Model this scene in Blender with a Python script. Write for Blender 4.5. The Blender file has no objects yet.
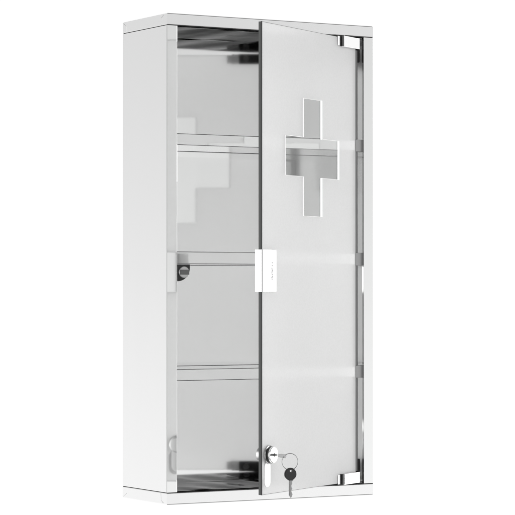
import bpy, bmesh, math, random
from mathutils import Vector, Matrix, noise

random.seed(4)
S = bpy.context.scene
C = S.collection

# ------------------------------------------------------------------ camera
cam_d = bpy.data.cameras.new('camera')
cam = bpy.data.objects.new('camera', cam_d)
C.objects.link(cam)
PITCH, YAW = 0.0146, 0.5246
fw = Vector((math.sin(YAW) * math.cos(PITCH), math.cos(YAW) * math.cos(PITCH), math.sin(PITCH)))
rt = Vector((math.cos(YAW), -math.sin(YAW), 0))
up = rt.cross(fw)
cam.matrix_world = Matrix(((rt.x, up.x, -fw.x, -1.3757), (rt.y, up.y, -fw.y, -2.5985),
                           (rt.z, up.z, -fw.z, 0.2597), (0, 0, 0, 1)))
cam_d.sensor_width = 36
cam_d.lens = 2400.01 / 515 * 36
cam_d.clip_end = 100
S.camera = cam

# ------------------------------------------------------------------ world: a white studio
S.view_settings.view_transform = 'Standard'
S.view_settings.look = 'None'
S.view_settings.exposure = 0
S.view_settings.gamma = 1
W = bpy.data.worlds.new('World')
S.world = W
W.use_nodes = True
wn, wl = W.node_tree.nodes, W.node_tree.links
wn.clear()


def wmath(op, a, b=None, c=None):
    n = wn.new('ShaderNodeMath'); n.operation = op
    for i, v in enumerate((a, b, c)):
        if v is None: continue
        if isinstance(v, (int, float)): n.inputs[i].default_value = v
        else: wl.new(v, n.inputs[i])
    return n.outputs[0]


def wstep(v, lo, hi, a, b):
    n = wn.new('ShaderNodeMapRange'); n.interpolation_type = 'SMOOTHSTEP'
    wl.new(v, n.inputs['Value'])
    for k, x in (('From Min', lo), ('From Max', hi), ('To Min', a), ('To Max', b)):
        n.inputs[k].default_value = x
    return n.outputs['Result']


tc = wn.new('ShaderNodeTexCoord')


def wdot(v):
    n = wn.new('ShaderNodeVectorMath'); n.operation = 'DOT_PRODUCT'
    wl.new(tc.outputs['Generated'], n.inputs[0]); n.inputs[1].default_value = v
    return n.outputs['Value']


el = wdot((0, 0, 1))
base = wstep(el, -0.15, 0.15, 1.01, 0.75)                     # the room: paler floor, greyer upper wall
az = wdot((0.866, 0.5, 0))
base = wmath('MULTIPLY', base, wstep(az, -0.10, 0.10, 0.95, 1.05))
base = wmath('MULTIPLY', base, wstep(wmath('ABSOLUTE', el), 0.45, 0.85, 1.0, 0.30))   # darkened above and below, added for dark reflections on the bevels
dark = wstep(wdot((-0.5, -0.866, 0)), 0.80, 0.95, 1.0, 0.12)  # unlit side of the studio behind the camera
base = wmath('MULTIPLY', base, dark)
side = wstep(wdot((1.0, 0.02, 0)), 0.90, 0.96, 1.0, 1.22)        # bright lobe added on the right to whiten the door fittings
base = wmath('MULTIPLY', base, side)
white = wstep(wdot((0.5, 0.866, 0)), 0.90, 0.96, 0.0, 1.0)    # the white sweep behind the cabinet
mixn = wmath('ADD', wmath('MULTIPLY', base, wmath('SUBTRACT', 1.0, white)), wmath('MULTIPLY', white, 1.06))
bg = wn.new('ShaderNodeBackground')
bg.inputs['Color'].default_value = (1, 1, 1, 1)
wl.new(mixn, bg.inputs['Strength'])
wo = wn.new('ShaderNodeOutputWorld')
wl.new(bg.outputs[0], wo.inputs[0])


def area(name, loc, target, sx, sy, energy):
    d = bpy.data.lights.new(name, 'AREA'); d.shape = 'RECTANGLE'
    d.size, d.size_y, d.energy = sx, sy, energy
    o = bpy.data.objects.new(name, d); C.objects.link(o)
    o.location = loc
    o.rotation_euler = (Vector(target) - Vector(loc)).to_track_quat('-Z', 'Y').to_euler()
    return o


area('softbox_right', (2.6, -1.0, 0.35), (0.15, 0, 0.3), 1.3, 2.2, 70)
area('softbox_left', (-2.4, -0.7, 0.4), (0.15, 0, 0.3), 1.4, 2.2, 11)

S.cycles.use_denoising = True
S.cycles.max_bounces = 24
S.cycles.glossy_bounces = 12
S.cycles.transmission_bounces = 16
S.cycles.transparent_max_bounces = 24
S.cycles.caustics_reflective = True
S.cycles.caustics_refractive = True


# ------------------------------------------------------------------ materials
def mat(name, col=(0.8, 0.8, 0.8), metal=0.0, rough=0.5, **kw):
    m = bpy.data.materials.new(name); m.use_nodes = True
    p = m.node_tree.nodes['Principled BSDF']
    p.inputs['Base Color'].default_value = (*col, 1)
    p.inputs['Metallic'].default_value = metal
    p.inputs['Roughness'].default_value = rough
    for k, v in kw.items():
        p.inputs[k].default_value = v
    return m


def brushed(m, scale, r0, r1, bump=0.0, bscale=None):
    """fine directional grain in the roughness and a slight sheet waviness"""
    nt = m.node_tree; p = nt.nodes['Principled BSDF']
    t = nt.nodes.new('ShaderNodeTexCoord')
    mp = nt.nodes.new('ShaderNodeMapping'); mp.inputs['Scale'].default_value = scale
    nz = nt.nodes.new('ShaderNodeTexNoise'); nz.inputs['Scale'].default_value = 1; nz.inputs['Detail'].default_value = 3
    nt.links.new(t.outputs['Object'], mp.inputs[0]); nt.links.new(mp.outputs[0], nz.inputs['Vector'])
    r = nt.nodes.new('ShaderNodeMapRange')
    r.inputs['To Min'].default_value = r0; r.inputs['To Max'].default_value = r1
    nt.links.new(nz.outputs[0], r.inputs['Value']); nt.links.new(r.outputs[0], p.inputs['Roughness'])
    if bump:
        mp2 = nt.nodes.new('ShaderNodeMapping'); mp2.inputs['Scale'].default_value = bscale
        nz2 = nt.nodes.new('ShaderNodeTexNoise'); nz2.inputs['Scale'].default_value = 1; nz2.inputs['Detail'].default_value = 1
        nt.links.new(t.outputs['Object'], mp2.inputs[0]); nt.links.new(mp2.outputs[0], nz2.inputs['Vector'])
        b = nt.nodes.new('ShaderNodeBump'); b.inputs['Strength'].default_value = 1; b.inputs['Distance'].default_value = bump
        nt.links.new(nz2.outputs[0], b.inputs['Height']); nt.links.new(b.outputs[0], p.inputs['Normal'])
    return m


steel_out = brushed(mat('outer_steel', (0.90, 0.90, 0.90), 1, .2), (9, 60, 4), .10, .17, .0004, (5, 9, 2.2))
steel_mir = brushed(mat('mirror_steel', (0.90, 0.905, 0.90), 1, .05), (40, 40, 6), .03, .07)
steel_back = brushed(mat('back_steel', (0.905, 0.908, 0.905), 1, .06), (30, 30, 5), .05, .09)
steel_shelf = brushed(mat('shelf_steel', (0.93, 0.935, 0.93), .6, .1), (6, 40, 40), .03, .05)
steel_dark_refl = mat('polished_steel_dark_refl', (0.13, 0.13, 0.128), 1, .05)  # dark reflections put into the base colour
steel_dark_refl.node_tree.nodes['Principled BSDF'].inputs['Specular Tint'].default_value = (.13, .13, .13, 1)
seam_dark = mat('seam_shadow_gap', (0.02, 0.02, 0.02), 0, .7)
chrome = mat('chrome', (0.97, 0.97, 0.97), 1, .06)
satin = mat('satin_metal', (0.93, 0.93, 0.93), 1, .25)
rubber = mat('black_rubber', (0.015, 0.015, 0.015), 0, .4)
plastic = mat('black_plastic', (0.016, 0.016, 0.016), 0, .3)
grey_metal = mat('grey_metal', (0.30, 0.30, 0.30), 1, .3)
lock_grey = mat('lock_steel', (0.42, 0.42, 0.42), 1, .15)
key_steel = mat('key_steel', (0.36, 0.36, 0.36), 1, .25)
shelf_end_grey = mat('shelf_end_grey', (0.30, 0.30, 0.30), 0, .5)
seal_grey = mat('grey_seal', (0.16, 0.16, 0.16), 0, .35)
lip_edge_dark = mat('lip_edge_dark_line', (0.10, 0.10, 0.10), 0, .4)
cup_steel = mat('cup_steel', (0.6, 0.6, 0.6), 1, .3)
light_pad = mat('light_metal', (0.75, 0.75, 0.75), 1, .3)
glass_edge = mat('ground_glass_edge', (0.07, 0.075, 0.072), 0, .18)
outline_white = mat('etched_white_outline', (0.95, 0.95, 0.95), 0, .4)
print_grey = mat('engraved_grey', (0.10, 0.10, 0.10), 0, .5)

frost = bpy.data.materials.new('frosted_glass'); frost.use_nodes = True
nt = frost.node_tree; nt.nodes.clear()
out = nt.nodes.new('ShaderNodeOutputMaterial')
gl = nt.nodes.new('ShaderNodeBsdfGlass'); gl.inputs['Roughness'].default_value = .26; gl.inputs['IOR'].default_value = 1.3
gl.inputs['Color'].default_value = (.975, .975, .975, 1)
df = nt.nodes.new('ShaderNodeBsdfDiffuse'); df.inputs['Color'].default_value = (.94, .94, .94, 1)
gtc = nt.nodes.new('ShaderNodeTexCoord'); gnz = nt.nodes.new('ShaderNodeTexNoise')
gnz.inputs['Scale'].default_value = 520; gnz.inputs['Detail'].default_value = 2
nt.links.new(gtc.outputs['Object'], gnz.inputs['Vector'])
gmr = nt.nodes.new('ShaderNodeMapRange'); gmr.inputs['From Min'].default_value = .3; gmr.inputs['From Max'].default_value = .7
gmr.inputs['To Min'].default_value = .89; gmr.inputs['To Max'].default_value = .98
nt.links.new(gnz.outputs[0], gmr.inputs['Value']); nt.links.new(gmr.outputs[0], df.inputs['Color'])
tl = nt.nodes.new('ShaderNodeBsdfTranslucent'); tl.inputs['Color'].default_value = (.96, .96, .96, 1)
m1 = nt.nodes.new('ShaderNodeMixShader'); m1.inputs[0].default_value = .45
nt.links.new(df.outputs[0], m1.inputs[1]); nt.links.new(tl.outputs[0], m1.inputs[2])
m2 = nt.nodes.new('ShaderNodeMixShader'); m2.inputs[0].default_value = .52
nt.links.new(gl.outputs[0], m2.inputs[1]); nt.links.new(m1.outputs[0], m2.inputs[2])
nt.links.new(m2.outputs[0], out.inputs[0])

clear = bpy.data.materials.new('clear_glass'); clear.use_nodes = True
nt = clear.node_tree; nt.nodes.clear()
out = nt.nodes.new('ShaderNodeOutputMaterial')
g2 = nt.nodes.new('ShaderNodeBsdfGlass'); g2.inputs['Roughness'].default_value = 0; g2.inputs['IOR'].default_value = 1.45
g2.inputs['Color'].default_value = (.99, .992, .99, 1)
nt.links.new(g2.outputs[0], out.inputs[0])


# ------------------------------------------------------------------ mesh helpers
def box(bm, x0, x1, y0, y1, z0, z1, M=None, bev=0.0, seg=2, level=False):
    b = bmesh.new()
    v = [b.verts.new(p) for p in ((x0, y0, z0), (x1, y0, z0), (x1, y1, z0), (x0, y1, z0),
                                  (x0, y0, z1), (x1, y0, z1), (x1, y1, z1), (x0, y1, z1))]
    for f in ((0, 3, 2, 1), (4, 5, 6, 7), (0, 1, 5, 4), (1, 2, 6, 5), (2, 3, 7, 6), (3, 0, 4, 7)):
        b.faces.new([v[i] for i in f])
    if bev:
        bmesh.ops.bevel(b, geom=[e for e in b.edges if not level or abs(e.verts[0].co.z - e.verts[1].co.z) < 1e-7], offset=bev, segments=seg, affect='EDGES', profile=.6)
    join(bm, b, M)


def join(bm, b, M=None):
    if M:
        bmesh.ops.transform(b, matrix=M, verts=b.verts)
        if M.determinant() < 0: bmesh.ops.reverse_faces(b, faces=b.faces)
    me = bpy.data.meshes.new('tmp'); b.to_mesh(me); b.free()
    bm.from_mesh(me); bpy.data.meshes.remove(me)


def prism(bm, pts, h0, h1, M=None, bev=0.0, seg=2):
    """polygon pts (a, b) extruded along the third axis from h0 to h1"""
    b = bmesh.new()
    lo = [b.verts.new((p[0], p[1], h0)) for p in pts]
    hi = [b.verts.new((p[0], p[1], h1)) for p in pts]
    n = len(pts)
    b.faces.new(lo[::-1]); b.faces.new(hi)
    for i in range(n):
        b.faces.new((lo[i], lo[(i + 1) % n], hi[(i + 1) % n], hi[i]))
    bmesh.ops.recalc_face_normals(b, faces=b.faces)
    if bev:
        eds = [e for e in b.edges if abs(e.verts[0].co.z - e.verts[1].co.z) < 1e-7]
        bmesh.ops.bevel(b, geom=eds, offset=bev, segments=seg, affect='EDGES', profile=.6)
    join(bm, b, M)


def lathe(bm, prof, n=48, M=None):
    """profile [(r, h)] turned about the third axis"""
    b = bmesh.new(); rings = []
    for r, h in prof:
        if r < 1e-7: rings.append([b.verts.new((0, 0, h))])
        else: rings.append([b.verts.new((r * math.cos(2 * math.pi * i / n), r * math.sin(2 * math.pi * i / n), h)) for i in range(n)])
    for A, B in zip(rings, rings[1:]):
        for i in range(n):
            j = (i + 1) % n
            q = [A[i % len(A)], A[j % len(A)], B[j % len(B)], B[i % len(B)]]
            q2 = []
            for k in q:
                if k not in q2: q2.append(k)
            if len(q2) > 2: b.faces.new(q2)
    bmesh.ops.recalc_face_normals(b, faces=b.faces)
    join(bm, b, M)


def tube(bm, pts, r, n=8, closed=False):
    b = bmesh.new(); rings = []; N = len(pts)
    pts = [Vector(p) for p in pts]
    for i, p in enumerate(pts):
        a = pts[(i - 1) % N] if (closed or i > 0) else p
        c = pts[(i + 1) % N] if (closed or i < N - 1) else p
        t = (c - a).normalized()
        ref = Vector((0.3, 0.2, 0.93)) if abs(t.z) < .8 else Vector((1, .1, 0))
        if closed: ref = tube.nrm
        u = t.cross(ref).normalized(); w = t.cross(u)
        rings.append([b.verts.new(p + r * (math.cos(2 * math.pi * k / n) * u + math.sin(2 * math.pi * k / n) * w)) for k in range(n)])
    for i in range(N if closed else N - 1):
        A, B = rings[i], rings[(i + 1) % N]
        for k in range(n):
            b.faces.new((A[k], A[(k + 1) % n], B[(k + 1) % n], B[k]))
    if not closed:
        b.faces.new(rings[0][::-1]); b.faces.new(rings[-1])
    bmesh.ops.recalc_face_normals(b, faces=b.faces)
    join(bm, b)


def obj(name, bm, m, parent=None, smooth=False, angle=35):
    me = bpy.data.meshes.new(name); bm.to_mesh(me); bm.free()
    for x in (m if isinstance(m, (list, tuple)) else [m]): me.materials.append(x)
    if smooth:
        for f in me.polygons: f.use_smooth = True
        me.set_sharp_from_angle(angle=math.radians(angle))
    o = bpy.data.objects.new(name, me); C.objects.link(o)
    if smooth and angle < 90:                 # keep the flat faces flat beside their rounded edges
        w = o.modifiers.new('weighted', 'WEIGHTED_NORMAL'); w.keep_sharp = True; w.weight = 100
    if parent: o.parent = parent
    return o


def B(name, m, parent, *boxes, bev=0.0, smooth=False, seg=2, level=False):
    bm = bmesh.new()
    for b in boxes: box(bm, *b, bev=bev, seg=seg, level=level)
    return obj(name, bm, m, parent, smooth)


# ------------------------------------------------------------------ the cabinet
WD, DP, HT, CP = .30, .12, .6027, .0145       # width, depth, height, cap height
G = .0005                                     # open joint between sheets
cab = bpy.data.objects.new('medicine_cabinet', None); C.objects.link(cab)
cab['label'] = 'tall stainless steel wall medicine cabinet with its frosted glass cross door standing open'
cab['category'] = 'medicine cabinet'

# caps, each one folded sheet with a small lip
for nm, z0, z1 in (('bottom_cap', 0, CP), ('top_cap', HT - CP, HT)):
    c = B(nm, steel_out, cab, (0, WD, 0, DP, z0, z1), bev=.0010, seg=1, level=True)
                                              # folded corner laps on the side face
    top = z0 > .1
    zo = (lambda f: z1 - f) if top else (lambda f: z0 + f)
    for pts in ([(.0155, CP - .0006), (.0145, .0045), (.0095, .0018)], [(DP - .0022, .0020), (DP - .0095, .0062), (DP - .0095, CP - .0008)] if top else [(DP - .0022, .0020), (DP - .0115, .0065)]):
        bm = bmesh.new(); tube(bm, [(0.0, y, zo(f)) for y, f in pts], .00035, 6)
        obj('corner_lap', bm, satin, c, True)

zb, zt = CP + G, HT - CP - G
# side walls: sheet with a rolled front edge
B('side_wall', steel_out, cab, (0, .0012, .0011, DP, zb, zt), bev=.0002)
B('side_wall', steel_out, cab, (WD - .0012, WD, .0011, DP, zb, zt), bev=.0002)
# front frame strips, face to the front with a return inward
B('front_flange', steel_mir, cab, (0, .0139, 0, .0006, zb, zt), (.0132, .0139, .0006, .004, zb, zt), bev=.00015)
B('front_flange', steel_mir, cab, (.2857, WD, 0, .0006, zb, zt), (.2857, .2864, .0006, .004, zb, zt), bev=.00015)
# dark joint behind the open seams
B('seam_filler', seam_dark, cab,
  (.0005, WD - .0005, .0003, .0120, CP - .002, CP + .00047), (.0005, WD - .0005, .0003, .0120, HT - CP - .00047, HT - CP + .002),
  (.0005, .0040, .0120, DP - .0006, CP - .002, CP + .00047), (.0005, .0040, .0120, DP - .0006, HT - CP - .00047, HT - CP + .002),
  (.0004, .002, .0007, .0022, zb + .001, zt - .001), (WD - .002, WD - .0004, .0007, .0022, zb + .001, zt - .001))
B('back_panel', steel_back, cab, (.0012, WD - .0012, .1180, .1192, zb, zt))


# inner floor and ceiling plates: polished sheet, dark reflections in its base colour, slightly buckled
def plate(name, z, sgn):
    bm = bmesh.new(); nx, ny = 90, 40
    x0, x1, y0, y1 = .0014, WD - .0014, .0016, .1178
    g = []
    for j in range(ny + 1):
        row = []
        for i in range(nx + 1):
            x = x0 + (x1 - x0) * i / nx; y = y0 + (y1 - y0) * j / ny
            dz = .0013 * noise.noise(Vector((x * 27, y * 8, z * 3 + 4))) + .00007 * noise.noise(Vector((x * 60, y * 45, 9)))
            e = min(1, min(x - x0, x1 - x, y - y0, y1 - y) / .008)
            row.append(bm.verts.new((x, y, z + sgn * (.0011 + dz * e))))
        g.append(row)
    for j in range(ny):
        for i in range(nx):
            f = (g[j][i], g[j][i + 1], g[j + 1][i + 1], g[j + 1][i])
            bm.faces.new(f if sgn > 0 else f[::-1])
    return obj(name, bm, steel_dark_refl, cab, True, 180)


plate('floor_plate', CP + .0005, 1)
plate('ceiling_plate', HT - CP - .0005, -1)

# three steel shelves with folded front lips
for z0, z1 in ((.1511, .1655), (.2948, .3101), (.4412, .4555)):
    sh = B('shelf', steel_shelf, cab, (.0016, WD - .0016, .0030, .1166, z0, z1), bev=.0004, smooth=True)
    B('lip_edge_shade', lip_edge_dark, sh, (.0020, WD - .0020, .0027, .0031, z1 - .0007, z1), (.0020, WD - .0020, .0027, .0031, z0, z0 + .0007))  # dark reflections along the lip edges, painted as thin strips
    for xa, xb in ((.0016, .0125), (.2745, WD - .0016)):
        B('dark_shelf_end', shelf_end_grey, sh, (xa, xb, .0020, .0120, z0 - .0006, z1 + .0006), bev=.0005)  # grey end blocks added to tone down the bright shelf ends
    B('rear_gap_shade', rubber, sh, (.0020, WD - .0020, .1160, .1178, z0 - .00035, z0 + .0008), (.0020, WD - .0020, .1160, .1178, z1 - .0008, z1 + .00035))  # black strips painting the shaded gap between shelf and back panel

# magnetic catch under the middle shelf, at the left wall
bm = bmesh.new()
pts = [(.0016, .2944), (.0016, .2735), (.0175, .2735)]
pts += [(.0180 + .0170 * math.sin(a), .2905 - .0170 * math.cos(a)) for a in [math.radians(5 + 85 * k / 12) for k in range(13)]] + [(.035, .2944)]
Mxz = Matrix(((1, 0, 0, 0), (0, 0, 1, 0), (0, 1, 0, 0), (0, 0, 0, 1)))     # (a, b, h) -> (x, h, z)
prism(bm, pts, .0052, .0125, Mxz, bev=.0006)
catch = obj('magnetic_catch', bm, plastic, cab, True)
bm = bmesh.new(); lathe(bm, [(0, -.0014), (.0066, -.0014), (.0072, -.0008), (.0072, .001)], 40, Matrix.Translation((.0262, .0052, .2848)) @ Mxz)
obj('magnet_cup', bm, cup_steel, catch, True)
B('magnet', seal_grey, catch, (.0262 - .0066, .0262 + .0066, .0031, .0040, .2848 - .0031, .2848 + .0031), bev=.0003)

# ------------------------------------------------------------------ the door (own axes: s to the free edge, h out of the front face, z up)
TH = math.radians(30.6)
HX, HY = .2737, .001
sd = Vector((-math.cos(TH), -math.sin(TH), 0)); nd = Vector((math.sin(TH), -math.cos(TH), 0))
D = Matrix(((sd.x, 0, nd.x, HX), (sd.y, 0, nd.y, HY), (0, 1, 0, 0), (0, 0, 0, 1)))     # (s, z, h) -> world
SW, Z0, Z1, T = .2453, .0184, .5837, .0045
c0, c1, c2, c3 = .0460, .0919, .1413, .1874
k0, k1, k2, k3 = .3540, .4023, .4512, .4992
cross = [(c1, k0), (c2, k0), (c2, k1), (c3, k1), (c3, k2), (c2, k2), (c2, k3), (c1, k3), (c1, k2), (c0, k2), (c0, k1), (c1, k1)]


def widened(dx, dz):
    sg = [(-1, -1), (1, -1), (1, -1), (1, -1), (1, 1), (1, 1), (1, 1), (-1, 1), (-1, 1), (-1, 1), (-1, -1), (-1, -1)]
    return [(p[0] + s[0] * dx, p[1] + s[1] * dz) for p, s in zip(cross, sg)]


# frosted pane with a cross-shaped hole
bm = bmesh.new(); b = bmesh.new()
e = .0004
xs = [e, c0, c1, c2, c3, SW - e]; zs = [Z0 + e, k0, k1, k2, k3, Z1 - e]
solid = lambda i, j: not ((i == 2 and 1 <= j <= 3) or (j == 2 and 1 <= i <= 3))
V = {}
for i, x in enumerate(xs):
    for j, z in enumerate(zs):
        for k, h in enumerate((-T, 0)):
            V[i, j, k] = b.verts.new((x, z, h))
for i in range(5):
    for j in range(5):
        if not solid(i, j): continue
        for k in (0, 1): b.faces.new([V[i, j, k], V[i + 1, j, k], V[i + 1, j + 1, k], V[i, j + 1, k]])
        for (di, dj, p, q) in ((-1, 0, (i, j), (i, j + 1)), (1, 0, (i + 1, j), (i + 1, j + 1)), (0, -1, (i, j), (i + 1, j)), (0, 1, (i, j + 1), (i + 1, j + 1))):
            ii, jj = i + di, j + dj
            if 0 <= ii < 5 and 0 <= jj < 5 and solid(ii, jj): continue
            b.faces.new([V[*p, 0], V[*q, 0], V[*q, 1], V[*p, 1]])
bmesh.ops.recalc_face_normals(b, faces=b.faces)
join(bm, b, D)
door = obj('door', bm, frost, cab)

bm = bmesh.new(); prism(bm, widened(-.0003, -.0003), -T + .0001, -.0001, D)
obj('clear_cross', bm, clear, door)
bm = bmesh.new()                              # white rim: cut walls through the pane and a narrow engraved face


def frame(bm, go, gi, h0, h1):
    b = bmesh.new(); n = len(go)
    A, A2 = ([b.verts.new((p[0], p[1], h)) for p in go] for h in (h0, h1))
    I, I2 = ([b.verts.new((p[0], p[1], h)) for p in gi] for h in (h0, h1))
    for i in range(n):
        j = (i + 1) % n
        for q in ((A[i], A[j], A2[j], A2[i]), (A2[i], A2[j], I2[j], I2[i]), (I2[i], I2[j], I[j], I[i]), (I[i], I[j], A[j], A[i])): b.faces.new(q)
    bmesh.ops.recalc_face_normals(b, faces=b.faces)
    join(bm, b, D)


frame(bm, widened(-.00005, -.00005), widened(-.0002, -.0002), -.0022, .0001)
frame(bm, widened(.0004, .00005), widened(-.0007, -.0002), .00012, .0004)
obj('cross_rim', bm, outline_white, door)

bm = bmesh.new()                              # ground edges of the pane
for bx in ((0, e - .00005, Z0, Z1, -T, 0), (e, SW - e, Z0, Z0 + e - .00005, -T, 0), (e, SW - e, Z1 - e + .00005, Z1, -T, 0)):
    box(bm, *bx, M=D)
box(bm, SW - e + .00005, SW + .0003, Z0, Z1, -T - .0001, .0001, M=D, bev=.0003)
obj('ground_edge', bm, glass_edge, door)
bm = bmesh.new(); box(bm, SW - .0003, SW + .0006, Z0 - .0002, Z1 + .0002, -.0014, .0003, M=D, bev=.0003)
obj('polished_arris', bm, rubber, door)
bm = bmesh.new(); box(bm, -.0080, -.0004, .0310, .5710, -.0042, -.0008, M=D, bev=.0006)
obj('edge_seal', bm, seal_grey, door)

# pull: a bent plate hooked round the free edge
bm = bmesh.new()
zc0, zc1 = .2604, .3110
r_ = .0016
pl = [(.2120 + r_, zc0)] + [(SW + .0022, zc0), (SW + .0022, zc1)] + [(.2120 + r_, zc1)]
pl = [(.2120 + r_ - r_ * math.sin(a), zc1 - r_ + r_ * math.cos(a)) for a in [math.radians(90 * k / 6) for k in range(7)]] + \
     [(.2120 + r_ - r_ * math.cos(a), zc0 + r_ - r_ * math.sin(a)) for a in [math.radians(90 * k / 6) for k in range(7)]] + [(SW + .0004, zc0), (SW + .0004, zc1)]
prism(bm, pl, .0002, .0016, D, bev=.0003)
box(bm, SW + .0006, SW + .0020, zc0, zc1, -.0085, .0003, M=D, bev=.0003)
pull = obj('handle', bm, chrome, door, True)
bm = bmesh.new(); box(bm, .2232, SW + .0005, zc0, zc1, -.0085, -.0071, M=D, bev=.0003)
obj('handle_clip', bm, chrome, door)
bm = bmesh.new()                              # tiny worn engraving, read upward
for (s, z, ds, dz) in ((.2230, .2955, .0004, .0006), (.2230, .2920, .0004, .0006), (.2236, .2885, .0003, .0009), (.2229, .2862, .0004, .0012), (.2236, .2838, .0003, .0012),
                       (.2230, .2812, .0005, .0006), (.2226, .2788, .0003, .0010), (.2240, .2776, .0004, .0008), (.2232, .2758, .0005, .0005)):
    box(bm, s - ds, s + ds, z - dz, z + dz, .0016, .00175, M=D)
obj('engraved_mark', bm, print_grey, door)

# hinge clamps at top and bottom of the hinge edge
for z0, z1 in ((.5718, .5856), (.0165, .0302)):
    bm = bmesh.new()
    box(bm, -.0030, .0395, z0, z1, .0004, .0048, M=D, bev=.0004)
    h = obj('hinge', bm, chrome, door, True)
    bm = bmesh.new(); box(bm, .0400, .0432, z0 + .0002, z1, .0003, .0040, M=D, bev=.0003)
    obj('hinge_gasket', bm, rubber, door)
    bm = bmesh.new(); box(bm, .0432, .0500, z0 + .0010, z1 - .0010, .0002, .0012, M=D, bev=.0003)
    obj('hinge_shim', bm, light_pad, door)
    bm = bmesh.new(); box(bm, -.0030, .0335, z0 - .0003, z1 - .0003, -.0090, -.0048, M=D, bev=.0004)
    obj('hinge_pad', bm, rubber, door)
    bm = bmesh.new(); lathe(bm, [(0, -.0102), (.0036, -.0102), (.0042, -.0092), (.0042, -.0085)], 32, D @ Matrix.Translation((.0235, (z0 + z1) / 2, 0)))
    obj('hinge_screw', bm, grey_metal, door, True)
    bm = bmesh.new(); p0, p1 = (z0 - .016, z1 + .0012) if z0 > .3 else (z0 - .0012, z1 + .016)  # pin lengthened in black to paint the shadow by the hinge
    lathe(bm, [(0, p0), (.0022, p0), (.0026, p0 + .0005), (.0026, p1 - .0005), (.0022, p1), (0, p1)], 24,
          Matrix.Translation((D @ Vector((-.0123, 0, -.003))).to_tuple()))
    box(bm, -.0118, -.0028, z0 + .001, z1 - .001, -.0040, -.0010, M=D)
    obj('hinge_pin_shade', bm, rubber, door, True)

# cam lock through the pane
LS, LZ = .2290, .0656
LM = D @ Matrix.Translation((LS, LZ, 0))
bm = bmesh.new(); lathe(bm, [(.006, .0001), (.0113, .0001), (.0115, .0006), (.0112, .0018), (.0099, .0022), (.0099, .0052)], 64, LM)
lock = obj('lock', bm, lock_grey, door, True, 30)
bm = bmesh.new(); lathe(bm, [(.0099, .0050), (.0101, .0055), (.0100, .0068), (.0094, .0076), (.0088, .0078), (0, .0078)], 64, LM)
obj('lock_face', bm, chrome, door, True, 30)
bm = bmesh.new(); lathe(bm, [(.0098, .0024), (.0103, .0024), (.0103, .0044), (.0098, .0044)], 64, LM)
obj('lock_collar', bm, plastic, door, True)
bm = bmesh.new(); box(bm, LS - .0022, LS + .0022, LZ - .0005, LZ + .0005, .0077, .00795, M=D); box(bm, LS - .0005, LS + .0005, LZ - .0022, LZ + .0022, .0077, .0080, M=D)
obj('keyhole', bm, seam_dark, door)
bm = bmesh.new(); lathe(bm, [(.004, -.0046), (.0105, -.0046), (.0105, -.0075), (.0085, -.0085), (.0085, -.0125), (0, -.0125)], 48, LM)
obj('lock_nut', bm, satin, door, True, 30)
bm = bmesh.new()  # thin white patch added to paint the bright glow below the lock
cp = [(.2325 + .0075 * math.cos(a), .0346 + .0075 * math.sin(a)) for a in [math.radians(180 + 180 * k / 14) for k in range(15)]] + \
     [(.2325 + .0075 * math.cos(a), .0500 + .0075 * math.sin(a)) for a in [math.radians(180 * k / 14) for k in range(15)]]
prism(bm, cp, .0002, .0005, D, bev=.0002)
obj('lock_bright_patch', bm, outline_white, door, True)
bm = bmesh.new()
prism(bm, [(p[0] - .0035, p[1] + .004) for p in cp], -.0075, -.0050, D, bev=.0003)
obj('lock_cam', bm, satin, door, True)

# ------------------------------------------------------------------ keys and ring
def thing(o, label, cat, group=None):
    o['label'] = label; o['category'] = cat
    if group: o['group'] = group


def rotz(v, a):
    return Vector((v.x * math.cos(a) - v.y * math.sin(a), v.x * math.sin(a) + v.y * math.cos(a), v.z))


KP = LM @ Vector((0, 0, .0078))               # keyhole in space
# key in the lock, seen nearly edge on
bm = bmesh.new()
KM = Matrix(((nd.x, 0, sd.x, KP.x), (nd.y, 0, sd.y, KP.y), (0, 1, 0, KP.z), (0, 0, 0, 1)))   # (out, z, thickness)
prism(bm, [(-.002, -.0012), (.0055, -.0012), (.0055, .0012), (-.002, .0012)], -.0004, .0004, KM)
kb = obj('key', bm, satin)
thing(kb, 'key pushed into the cabinet lock, seen edge on with its grey bow holding the ring', 'key', 'keys to the cabinet lock')
bm = bmesh.new()
prism(bm, [(.0055, -.0016), (.0090, -.0022), (.0148, -.0020), (.0164, -.0006), (.0164, .0006), (.0148, .0020), (.0090, .0022), (.0055, .0016)], -.0011, .0011, KM @ Matrix.Rotation(math.radians(-4), 4, 'Z'), bev=.0004)
obj('bow', bm, grey_metal, kb, True)

# wire ring through the bow
ra = rotz(rt, math.radians(14))
RP = KP + nd * .0146
RR = .0098
RC = RP + ra * (RR * .62) - Vector((0, 0, RR * .785))
bm = bmesh.new(); tube.nrm = ra.cross(Vector((0, 0, 1)))
tube(bm, [RC + RR * (math.cos(2 * math.pi * k / 72) * ra + math.sin(2 * math.pi * k / 72) * Vector((0, 0, 1))) for k in range(72)], .00042, 8, True)
ring = obj('key_ring', bm, grey_metal, None, True, 180)
thing(ring, 'thin round wire ring linking the two keys in front of the frosted door', 'key ring')

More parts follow.
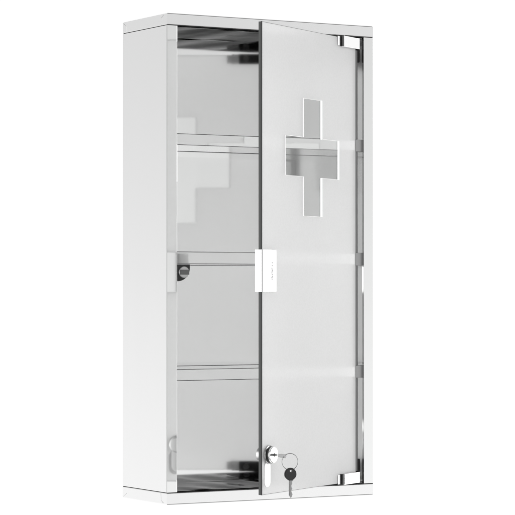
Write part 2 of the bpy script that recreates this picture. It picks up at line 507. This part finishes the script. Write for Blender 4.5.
# hanging key: black round bow, notched blade
kx = rotz(rt, math.radians(22)); kn = kx.cross(Vector((0, 0, 1)))
KO = RC + Vector((0, 0, -RR)) + kx * .0004
HM = Matrix(((kx.x, 0, kn.x, KO.x), (kx.y, 0, kn.y, KO.y), (0, 1, 0, KO.z), (0, 0, 0, 1)))
bl = [(-.0016, -.0085), (-.0016, -.0305), (.0002, -.0332), (.0016, -.0322), (.0026, -.0290), (.0012, -.0262), (.0012, -.0240), (.0024, -.0225), (.0012, -.0205), (.0012, -.0180), (.0022, -.0168), (.0022, -.0140), (.0034, -.0128), (.0034, -.0100), (.0020, -.0085)]
bm = bmesh.new(); prism(bm, bl, -.0009, .0009, HM, bev=.0002)
box(bm, -.0006, .0002, -.0290, -.0120, .0008, .0011, M=HM)
hk = obj('key', bm, key_steel)
thing(hk, 'steel key with round black plastic head dangling from the wire ring', 'key', 'keys to the cabinet lock')
# bow: ring-shaped plate with an eye
bm = bmesh.new(); b = bmesh.new()
N = 48; ey = (.0004, -.0012); er = .0016
rowsets = []
for h in (-.0014, .0014):
    o_ = []; i_ = []
    for k in range(N):
        a = 2 * math.pi * k / N
        rx = .0076; ry = .0078
        z = -.0052 + ry * math.sin(a)
        x = rx * math.cos(a)
        if math.sin(a) < -.4: x *= 1 - .38 * (-.4 - math.sin(a))
        o_.append(b.verts.new((x, z, h)))
        i_.append(b.verts.new((ey[0] + er * math.cos(a), ey[1] + er * math.sin(a), h)))
    rowsets.append((o_, i_))
for k in range(N):
    j = (k + 1) % N
    for (o_, i_) in rowsets: b.faces.new((o_[k], o_[j], i_[j], i_[k]))
    for q in (0, 1): b.faces.new((rowsets[0][q][k], rowsets[0][q][j], rowsets[1][q][j], rowsets[1][q][k]))
bmesh.ops.recalc_face_normals(b, faces=b.faces)
eds = [x for x in b.edges if abs(x.verts[0].co.z - x.verts[1].co.z) < 1e-7 and (Vector((x.verts[0].co.x, x.verts[0].co.y + .0052)).length > .006) and (Vector((x.verts[1].co.x, x.verts[1].co.y + .0052)).length > .006)]
bmesh.ops.bevel(b, geom=eds, offset=.0005, segments=2, affect='EDGES')
join(bm, b, HM)
obj('bow', bm, plastic, hk, True)
